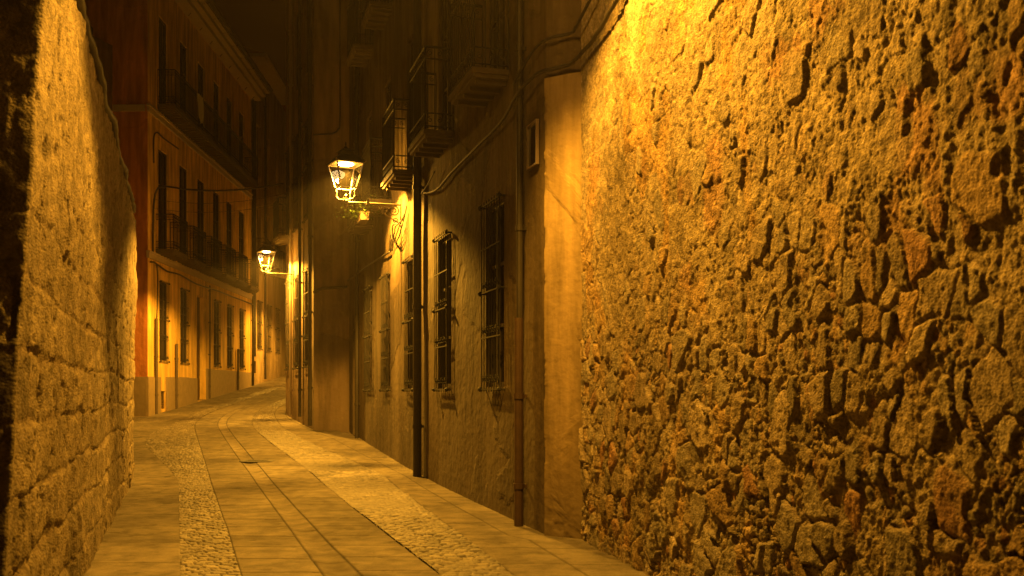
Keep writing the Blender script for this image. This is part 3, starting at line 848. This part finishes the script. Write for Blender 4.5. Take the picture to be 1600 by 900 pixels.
for u in ups:
    place(bF, footF, 1, u, 0, 3.6, first_or_copy(wf1)); place(bF, footF, 1, u, 0, 7.6, first_or_copy(wf2)); place(bF, footF, 1, u, 0, 11.6, first_or_copy(wf3))
for zf in (4.2, 8., 12.):
    for u in (2., 4.6, 7.2, 9.8, 12.4): place(bF, footF, 0, u, 0, zf, first_or_copy(wf3))
eb = MB(); eb.box(-.1, L3_+.3, -.1, .6, 16.6, 16.75); eb.tube([(-.1,.66,16.68),(L3_+.3,.66,16.68)], .08, 8)
place(bF, footF, 1, 0, 0, 0, eb.build('eaves', M['pale']))
rf = MB(); rf.v = [(-14,.6,16.76),(L3_+.3,.6,16.76),(L3_+.3,-5,18.6),(-14,-5,18.6),(L3_+.3,-9.5,16.76),(-14,-9.5,16.76)]
rf.f = [(0,1,2,3),(3,2,4,5),(1,4,2),(0,3,5),(0,5,4,1)]
place(bF, footF, 1, 0, 0, 0, rf.build('roof', M['tile']))
place(bF, footF, 1, L3_-.35, 0, 0, downpipe(3.2, 16., .05, 'zinc'))
place(bF, footF, 1, 4.5, 0, 0, downpipe(2.2, 16., .05, 'zinc'))
bf = make_balcony(1.3, .45, 1.1)
for u in ups: place(bF, footF, 1, u, 0, 7.45, first_or_copy(bf))

# --- dark building behind the left wall
footD = [(-10.6, 24.2), (-10.9, 22.0), (-22, 18.), (-24, 27.)]
footD = [(-12.0, 29.9), (-12.3, 28.9), (-24, 28.4), (-24, 29.7)]
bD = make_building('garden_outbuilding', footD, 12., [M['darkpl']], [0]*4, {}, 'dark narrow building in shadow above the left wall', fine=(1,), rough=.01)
sh = MB(); sh.box(2., 3., -.02, .04, 5.2, 7.4); 
place(bD, footD, 1, 0, 0, 0, sh.build('shutter', M['wood']))
cp = MB(); cp.box(-.1, 12, -.1, .35, 12.0, 12.2); place(bD, footD, 1, 0, 0, 0, cp.build('eaves', M['wood']))

# --- house closing the view where the lane bends
footC = [(-7.5, 68.), (-14., 66.5), (-14, 76), (-4, 76)]
bC = make_building('end_house', footC, 15., [M['farpl']], [0]*4, {0: [(1.5,2.4,5.,7.4,.25),(4.2,5.1,5.,7.4,.25),(1.5,2.4,9.,11.4,.25),(4.2,5.1,9.,11.4,.25)]}, 'plain plastered house closing the far end of the lane', fine=(0,))
for zf in (5., 9.):
    for u in (1.95, 4.65): place(bC, footC, 0, u, 0, zf, first_or_copy(wf3))

# ------------------------------------------------------------------ street lamps
def make_lamp(reach=1.04, power=300.0, wide=1.0, blend=.22, spill=.06, soft=.05):
    """local origin on the wall at the bracket arm; +y is out from the wall; lantern stands on the arm's end"""
    root = empty('street_lamp', (0,0,0))
    R = reach
    b = MB()
    b.tube([(0,0,0),(0,R,0)], .019, 8)
    b.box(-.03,.03,-.02,.025,-.42,.12)                                       # wall plate
    b.tube([(0,.02,-.36),(0,.30,-.20),(0,.52,-.02)], .012, 6)                # strut
    b.scroll(.14, -.12, .10, 0, 1.5, math.pi/2, 1, .012, 'yz')
    b.scroll(.33, -.10, .085, 0, 1.5, math.pi/2, -1, .011, 'yz')
    b.scroll(.49, -.085, .065, 0, 1.4, math.pi/2, 1, .010, 'yz')
    b.scroll(.78, -.075, .065, 0, 1.4, math.pi/2, -1, .010, 'yz')
    b.scroll(.12, -.30, .06, 0, 1.4, -math.pi/2, -1, .010, 'yz')
    b.tube([(0,.62,-.02),(0,.68,-.09),(0,.78,-.14),(0,.88,-.11),(0,R-.03,-.02)], .009, 6)
    b.box(-.03,.03,R-.42,R-.38,-.035,.035)
    b.lathe([(.012,-.10),(.035,-.07),(.045,-.03),(.03,.0),(.05,.03),(.02,.05)], 12, (0,R))
    b.build('bracket', M['lampiron'], root)
    zb = .26; zt = .70; rb = .15; rt = .255
    ca = 0.22
    def cor(r, k): a = ca+math.pi/4+k*math.pi/2; return (r*math.sqrt(2)*math.cos(a), R+r*math.sqrt(2)*math.sin(a))
    y = MB()
    for k in range(4):
        c = cor(1, k); 
        pth = []
        for (rr, z) in ((.0,.04),(.10,.06),(.135,.12),(.125,.19),(.15,zb)):
            pth.append((c[0]*rr, R+(c[1]-R)*rr, z))
        y.tube(pth, .012, 6)
    y.lathe([(.01,.04),(.03,.06),(.02,.10),(.028,.12),(.004,.15)], 10, (0,R))
    y.build('yoke', M['lampiron'], root)
    f = MB()
    for k in range(4):
        a, c = cor(rb,k), cor(rt,k); f.tube([(a[0],a[1],zb),(c[0],c[1],zt)], .0145, 5)
        a2_, c2_ = cor(rb,k+1), cor(rt,k+1)
        f.tube([(a[0],a[1],zb),(a2_[0],a2_[1],zb)], .014, 5); f.tube([(c[0],c[1],zt),(c2_[0],c2_[1],zt)], .014, 5)
        t = .5; p = [a[i]*.93+c[i]*.07 for i in (0,1)]
        cc_ = cor(rt*1.16,k); f.tube([(c[0],c[1],zt-.005),(cc_[0],cc_[1],zt+.035)], .010, 5)      # little horns at the eaves
    f.build('lantern_frame', M['lampiron'], root)
    g = MB()
    for k in range(4):
        a, c, a2_, c2_ = cor(rb*.97,k), cor(rt*.97,k), cor(rb*.97,k+1), cor(rt*.97,k+1); n = len(g.v)
        g.v += [(a[0],a[1],zb+.01),(a2_[0],a2_[1],zb+.01),(c2_[0],c2_[1],zt-.01),(c[0],c[1],zt-.01)]; g.f.append((n,n+1,n+2,n+3))
    go = g.build('lantern_glass', M['glass'], root)
    r = MB()
    def sq(rr, z): 
        n = len(r.v)
        for k in range(4): c = cor(rr,k); r.v.append((c[0],c[1],z))
        return n
    rings = [sq(rt*1.06, zt+.012), sq(rt*1.06, zt+.03), sq(.15, zt+.15), sq(.11, zt+.155), sq(.11, zt+.22), sq(.145, zt+.225), sq(.05, zt+.29)]
    for p, q in zip(rings, rings[1:]):
        for k in range(4): r.f.append((p+k, p+(k+1)%4, q+(k+1)%4, q+k))
    r.f.append(tuple(rings[0]+k for k in (3,2,1,0))); r.f.append(tuple(rings[-1]+k for k in range(4)))
    r.lathe([(.02,zt+.28),(.035,zt+.31),(.012,zt+.34),(.02,zt+.37),(.002,zt+.42)], 10, (0,R))
    r.build('lantern_roof', M['roofiron'], root)
    d = MB(); d.lathe([(.03,zt-.026),(.12,zt-.018),(.15,zt+.002),(.145,zt+.008)], 20, (0,R)); d.build('lamp_disc', M['disc'], root, smooth=True)
    # the lamp's own light: a downward reflector plus a little spill through the glass
    la = bpy.data.lights.new('lamp light', 'SPOT'); la.energy = power; la.color = LIGHT; la.spot_size = math.radians(126*wide); la.spot_blend = blend; la.shadow_soft_size = soft
    lo = bpy.data.objects.new('lamp_light', la); COL.objects.link(lo); lo.parent = root; lo.location = (0, R, zt-.12)
    lb = bpy.data.lights.new('lamp spill', 'POINT'); lb.energy = power*spill; lb.color = LIGHT; lb.shadow_soft_size = soft
    l2 = bpy.data.objects.new('lamp_spill', lb); COL.objects.link(l2); l2.parent = root; l2.location = (0, R, zt-.34)
    return root
def cb_local(foot, si): return seg_frame(foot[si], foot[(si+1)%len(foot)])[2]
# near lamp, its lantern just above the picture, on the rubble wall
l0 = make_lamp(2.0, P_NEAR, 1.02, .35, .04, .09)
pA = (SP[0]+d0[0]*1.2+nx_*.03, SP[1]+d0[1]*1.2+ny_*.03); pL = (-.5, 7.6)
l0.location = (*pA, 5.93); l0.rotation_euler = (0, 0, math.atan2(pL[1]-pA[1], pL[0]-pA[0])-math.pi/2)
ax = Vector((.104, -.181, -.978)); ax.rotate(__import__('mathutils').Euler((0, 0, -l0.rotation_euler[2])))      # only the spot is tilted, to dim the far left wall; the lantern stands upright
for ch in l0.children:
    if ch.name.startswith('lamp_light'): ch.rotation_euler = ax.to_track_quat('-Z', 'Y').to_euler()
props(l0, 'iron bracket lantern on the rubble wall, just above the top of the picture', 'street lamp', 'lantern street lamps')
l1 = make_lamp(1.04, P_MID, 1.12, .22, .03)
l1.location = wpt(footR, 1, 8.62, 0, 5.10); l1.rotation_euler = (0,0,cb_local(footR,1))
props(l1, 'larger lit lantern on a scrolled bracket beside the small lit balcony', 'street lamp', 'lantern street lamps')
l2_ = make_lamp(1.04, P_FAR, 1.28, .22, .02)
l2_.scale = (.88,.78,.88)
pK = wpt(footS, 1, L2_-1.65, 0, 5.05)
l2_.location = pK; l2_.rotation_euler = (0,0,cb_local(footS,1)+.05)
props(l2_, 'smaller lit lantern on a bracket at the bend, in front of the far house', 'street lamp', 'lantern street lamps')

l3 = make_lamp(1.0, P_BEND, 1.25, .3, .05)
l3.location = wpt(footS, 2, 15.8, 0, 5.6); l3.rotation_euler = (0,0,cb_local(footS,2))
props(l3, 'bracket lantern round the bend, hidden behind the brown house', 'street lamp', 'lantern street lamps')

# ------------------------------------------------------------------ cables
def cable(name, pts, r, label, cat='cable', sub=5, wob=.0, group=None):
    P_ = [Vector(p) for p in pts]; out = []
    for i in range(len(P_)-1):
        p0 = P_[max(0,i-1)]; p1 = P_[i]; p2 = P_[i+1]; p3 = P_[min(len(P_)-1,i+2)]
        for k in range(sub):
            t = k/sub
            v = .5*((2*p1)+(p2-p0)*t+(2*p0-5*p1+4*p2-p3)*t*t+(-p0+3*p1-3*p2+p3)*t**3)
            out.append(v+Vector([random.uniform(-wob,wob) for _ in range(3)]))
    out.append(P_[-1])
    o = MB().tube(out, r, 7).build(name, M['cable'], smooth=True)
    return props(o, label, cat, group)
fr = lambda u, n_, z: wpt(footR, 1, u, n_, z)
wz_ = lambda u, n_, z: (SP[0]+d0[0]*u+nx_*n_, SP[1]+d0[1]*u+ny_*n_, z)
pe_ = lambda n_, t, z: (Q[0]-dE.x*t+(-dE.y)*n_, Q[1]-dE.y*t+dE.x*n_, z)
thick = [fr(6.2,.06,4.85), fr(5.2,.06,4.72), fr(4.0,.05,4.78), fr(2.8,.05,4.80), fr(1.6,.05,4.82), fr(.7,.11,4.90), fr(.12,.08,4.94), pe_(.08,.08,4.93), pe_(.08,.3,4.94), wz_(.10,.12,4.95), wz_(.5,.10,4.97), wz_(1.0,.11,5.02), wz_(1.6,.11,5.15), wz_(2.6,.12,5.3), wz_(6,.12,5.35)]
cable('electric_cable', thick, .020, 'thick black cable running along the grey townhouse and up over the rubble wall', wob=.004)
up = [fr(.75,.14,5.02), fr(.3,.08,5.22), pe_(.08,.05,5.25), pe_(.08,.32,5.26), wz_(.12,.12,5.28), wz_(.7,.11,5.42), wz_(1.6,.12,5.7), wz_(3,.12,5.8)]
cable('electric_cable', up, .016, 'thinner cable above the thick one where it rounds the house corner', wob=.003)
# bright end clip of the cable by the drainpipe
cable('electric_cable', [fr(6.35,.05,4.9), fr(6.1,.12,4.83), fr(5.7,.12,4.86), fr(5.2,.09,5.0)], .010, 'short loose wire end beside the black drainpipe, left of the thick cable')
# tangle under the lamp bracket
for k in range(4):
    a = 8.3+.12*k
    cable('electric_cable', [fr(a-.45,.05,4.95-.1*k), fr(a-.2,.10+.03*k,4.55+.05*k), fr(a+.25,.12,4.38+.04*k), fr(a+.7,.08,4.48+.06*k), fr(a+1.1,.05,4.35)], .012, 'black wires looped below the nearer lamp bracket', wob=.008, group='wires looped below the lamp')
cable('electric_cable', [fr(9.6,.06,4.35), fr(11.,.06,4.4), fr(13.,.06,4.45), fr(16.3,.06,4.5)], .02, 'cable fixed along the townhouse front past the nearer lamp, above the windows')
# over the street
Ya = wpt(footY, 0, LY-.35, .05, 5.9); Yb = wpt(footY, 0, LY-.35, .12, 7.75)
sK = wpt(footS, 1, L2_-.2, .1, 8.0)
cross = [Ya, wpt(footY,0,LY-.33,.06,7.), Yb, wpt(footY,0,LY-.33,.35,7.98)]
a_ = Vector(cross[-1]); c_ = Vector(sK)
for t in (.2,.4,.6,.8): 
    p = a_.lerp(c_, t); p.z -= .35*4*t*(1-t)*.5; cross.append(tuple(p))
cross.append(sK)
cable('overhead_cable', cross, .030, 'black cable slung across the lane from the yellow house to the brown house', wob=.003)
for q, (dz, lab) in enumerate(((-.32, 'thin wire spanning the lane just below the slung cable'), (-.6, 'lowest thin wire spanning the lane below the slung cable'))):
    a_ = Vector(wpt(footY,0,LY-.33,.05,7.9+dz)); c_ = Vector(sK)+Vector((0,0,dz)); pp = []
    for t in np.linspace(0,1,7): p = a_.lerp(c_, t); p.z -= .8*t*(1-t); pp.append(tuple(p))
    cable('overhead_cable', pp, .008, lab)
# on the forward house
fe = lambda t, z: (E[0]+t, E[1]-.06, z)
cable('electric_cable', [fe(.70,14.), fe(.70,11.), fe(.70,8.8), fe(.66,8.5), fe(.5,8.38), fe(.2,8.36), fe(0.0,8.35)], .022, 'cable coming down the end wall of the brown house and turning to its corner')
cable('electric_cable', [fe(.9,4.35), fe(.5,4.33), fe(.2,4.3), fe(.0,4.2)], .035, 'short thick cable across the lower end wall of the brown house')
# yellow house: along the first floor band and down its corner
cable('electric_cable', [wpt(footY,0,LY+.0,.09,5.6), wpt(footY,0,LY-.5,.08,5.62), wpt(footY,0,LY-1.6,.10,5.5), wpt(footY,0,LY-3.,.09,5.55), wpt(footY,0,LY-5,.09,5.45), wpt(footY,0,LY-8,.09,5.5), wpt(footY,0,LY-14,.09,5.5)], .028, 'cable bundle along the yellow house below its balconies', wob=.006)
cable('electric_cable', [wpt(footY,0,LY-.62,.08,5.6), wpt(footY,0,LY-.7,.08,5.0), wpt(footY,0,LY-.62,.08,3.9)], .022, 'cable dropping to the pipe at the near corner of the yellow house')
cable('electric_cable', [wpt(footY,0,LY-.3,.09,8.7), wpt(footY,0,LY-.3,.09,9.5), wpt(footY,0,LY-.6,.11,9.72), wpt(footY,0,LY-1.2,.11,9.7), wpt(footY,0,LY-2.8,.11,9.75)], .026, 'curved cable under the top balcony of the yellow house')
# along the ledge of the left wall
wlp = lambda s, n_, z: (C1[0]+dl.x*s+nl.x*n_, C1[1]+dl.y*s+nl.y*n_, z)
cable('electric_cable', [wlp(t, .05+.02*math.sin(t*3), 4.50+.035*math.sin(t*2.1)) for t in np.arange(1.8, Ls, .8)], .040, 'dark cable lying along the ledge near the top of the left wall', wob=.01)

# ------------------------------------------------------------------ small things
# framed plaque
pq = empty('wall_plaque', wpt(footR, 1, .36, .02, 4.02), cb_local(footR,1)); props(pq, 'blank dark plaque in a shiny thin frame on the townhouse near its corner', 'sign')
f = MB(); W_, H_ = .34, .48
f.box(-W_/2,-W_/2+.02,0,.035,0,H_); f.box(W_/2-.02,W_/2,0,.035,0,H_); f.box(-W_/2+.02,W_/2-.02,0,.035,0,.02); f.box(-W_/2+.02,W_/2-.02,0,.035,H_-.02,H_)
f.build('frame', M['frame'], pq); MB().box(-W_/2+.02,W_/2-.02,0,.015,.02,H_-.02).build('panel', M['pane'], pq)
# plants on the fourth balcony
def plant(loc, rz, n, sc, label):
    r_ = empty('potted_plant', loc, rz); props(r_, label, 'plant')
    t = MB(); t.box(-.30,.30,-.08,.08,0,.15); t.box(-.31,.31,-.09,.09,.13,.16)
    for x in (-.24,.24): t.tube([(x,-.06,.10),(x,-.085,.30),(x,-.085,.46)], .008, 5)
    t.build('planter', M['terra'], r_)
    l = MB()
    for i in range(n):
        x = random.uniform(-.3,.3); a = random.uniform(0, 2*math.pi); ln = random.uniform(.15,.5)*sc
        p = Vector((x, random.uniform(-.05,.05), .15)); dr = Vector((math.cos(a)*.6, math.sin(a)*.6+.3, random.uniform(.1,1.0))).normalized()
        for k in range(5):
            q = p+dr*ln/5; dr = (dr+Vector((0,.02,-.28))).normalized()
            for s in range(3):
                v = Vector((random.uniform(-1,1),random.uniform(-1,1),random.uniform(-.5,.8))).normalized()*.05
                sd = v.cross(Vector((0,0,1))).normalized()*.014; m_ = len(l.v)
                l.v += [tuple(q),tuple(q+v*.5+sd),tuple(q+v),tuple(q+v*.5-sd)]; l.f.append((m_,m_+1,m_+2,m_+3))
            p = q
    l.build('foliage', M['leaf'], r_)
plant(wpt(footR,1,10.0,.54,4.98), cb_local(footR,1), 90, 1.15, 'green trailing plant in a trough hung on the balcony behind the nearer lamp')
# drain cover in the road
mc = pg(402, 721); 
mh = empty('drain_cover', (mc[0], mc[1], gz(mc[1])+float(hdist(np.array(mc[0]), np.array(mc[1])))+.001)); props(mh, 'dark round drain cover set in the middle of the stone paving', 'drain cover')
t = MB(); t.lathe([(.30,-.03),(.34,.0),(.34,.012),(.30,.014)], 32); t.build('rim', M['iron'], mh)
t = MB(); t.lathe([(.285,-.02),(.285,.010)], 32)
for i in range(-3,4): t.box(-.2,.2,i*.07-.012,i*.07+.012,.010,.016)
t.build('lid', M['iron'], mh)

# ------------------------------------------------------------------ thin added volume standing in for lens glow round the lamps
if GLOW_HAZE > 0:
    hb = MB().box(-26, 14, -6, 80, -3, 20.5)
    m, nt, b = mat_base('lens_glow_haze'); nt.nodes.remove(b)
    pv = N(nt, 'ShaderNodeVolumePrincipled'); pv.inputs['Color'].default_value = (.9,.85,.8,1); pv.inputs['Density'].default_value = GLOW_HAZE; pv.inputs['Anisotropy'].default_value = .72
    nt.links.new(pv.outputs[0], nt.nodes['Material Output'].inputs['Volume'])
    o = hb.build('lens_glow_haze', m); o['kind'] = 'stuff'
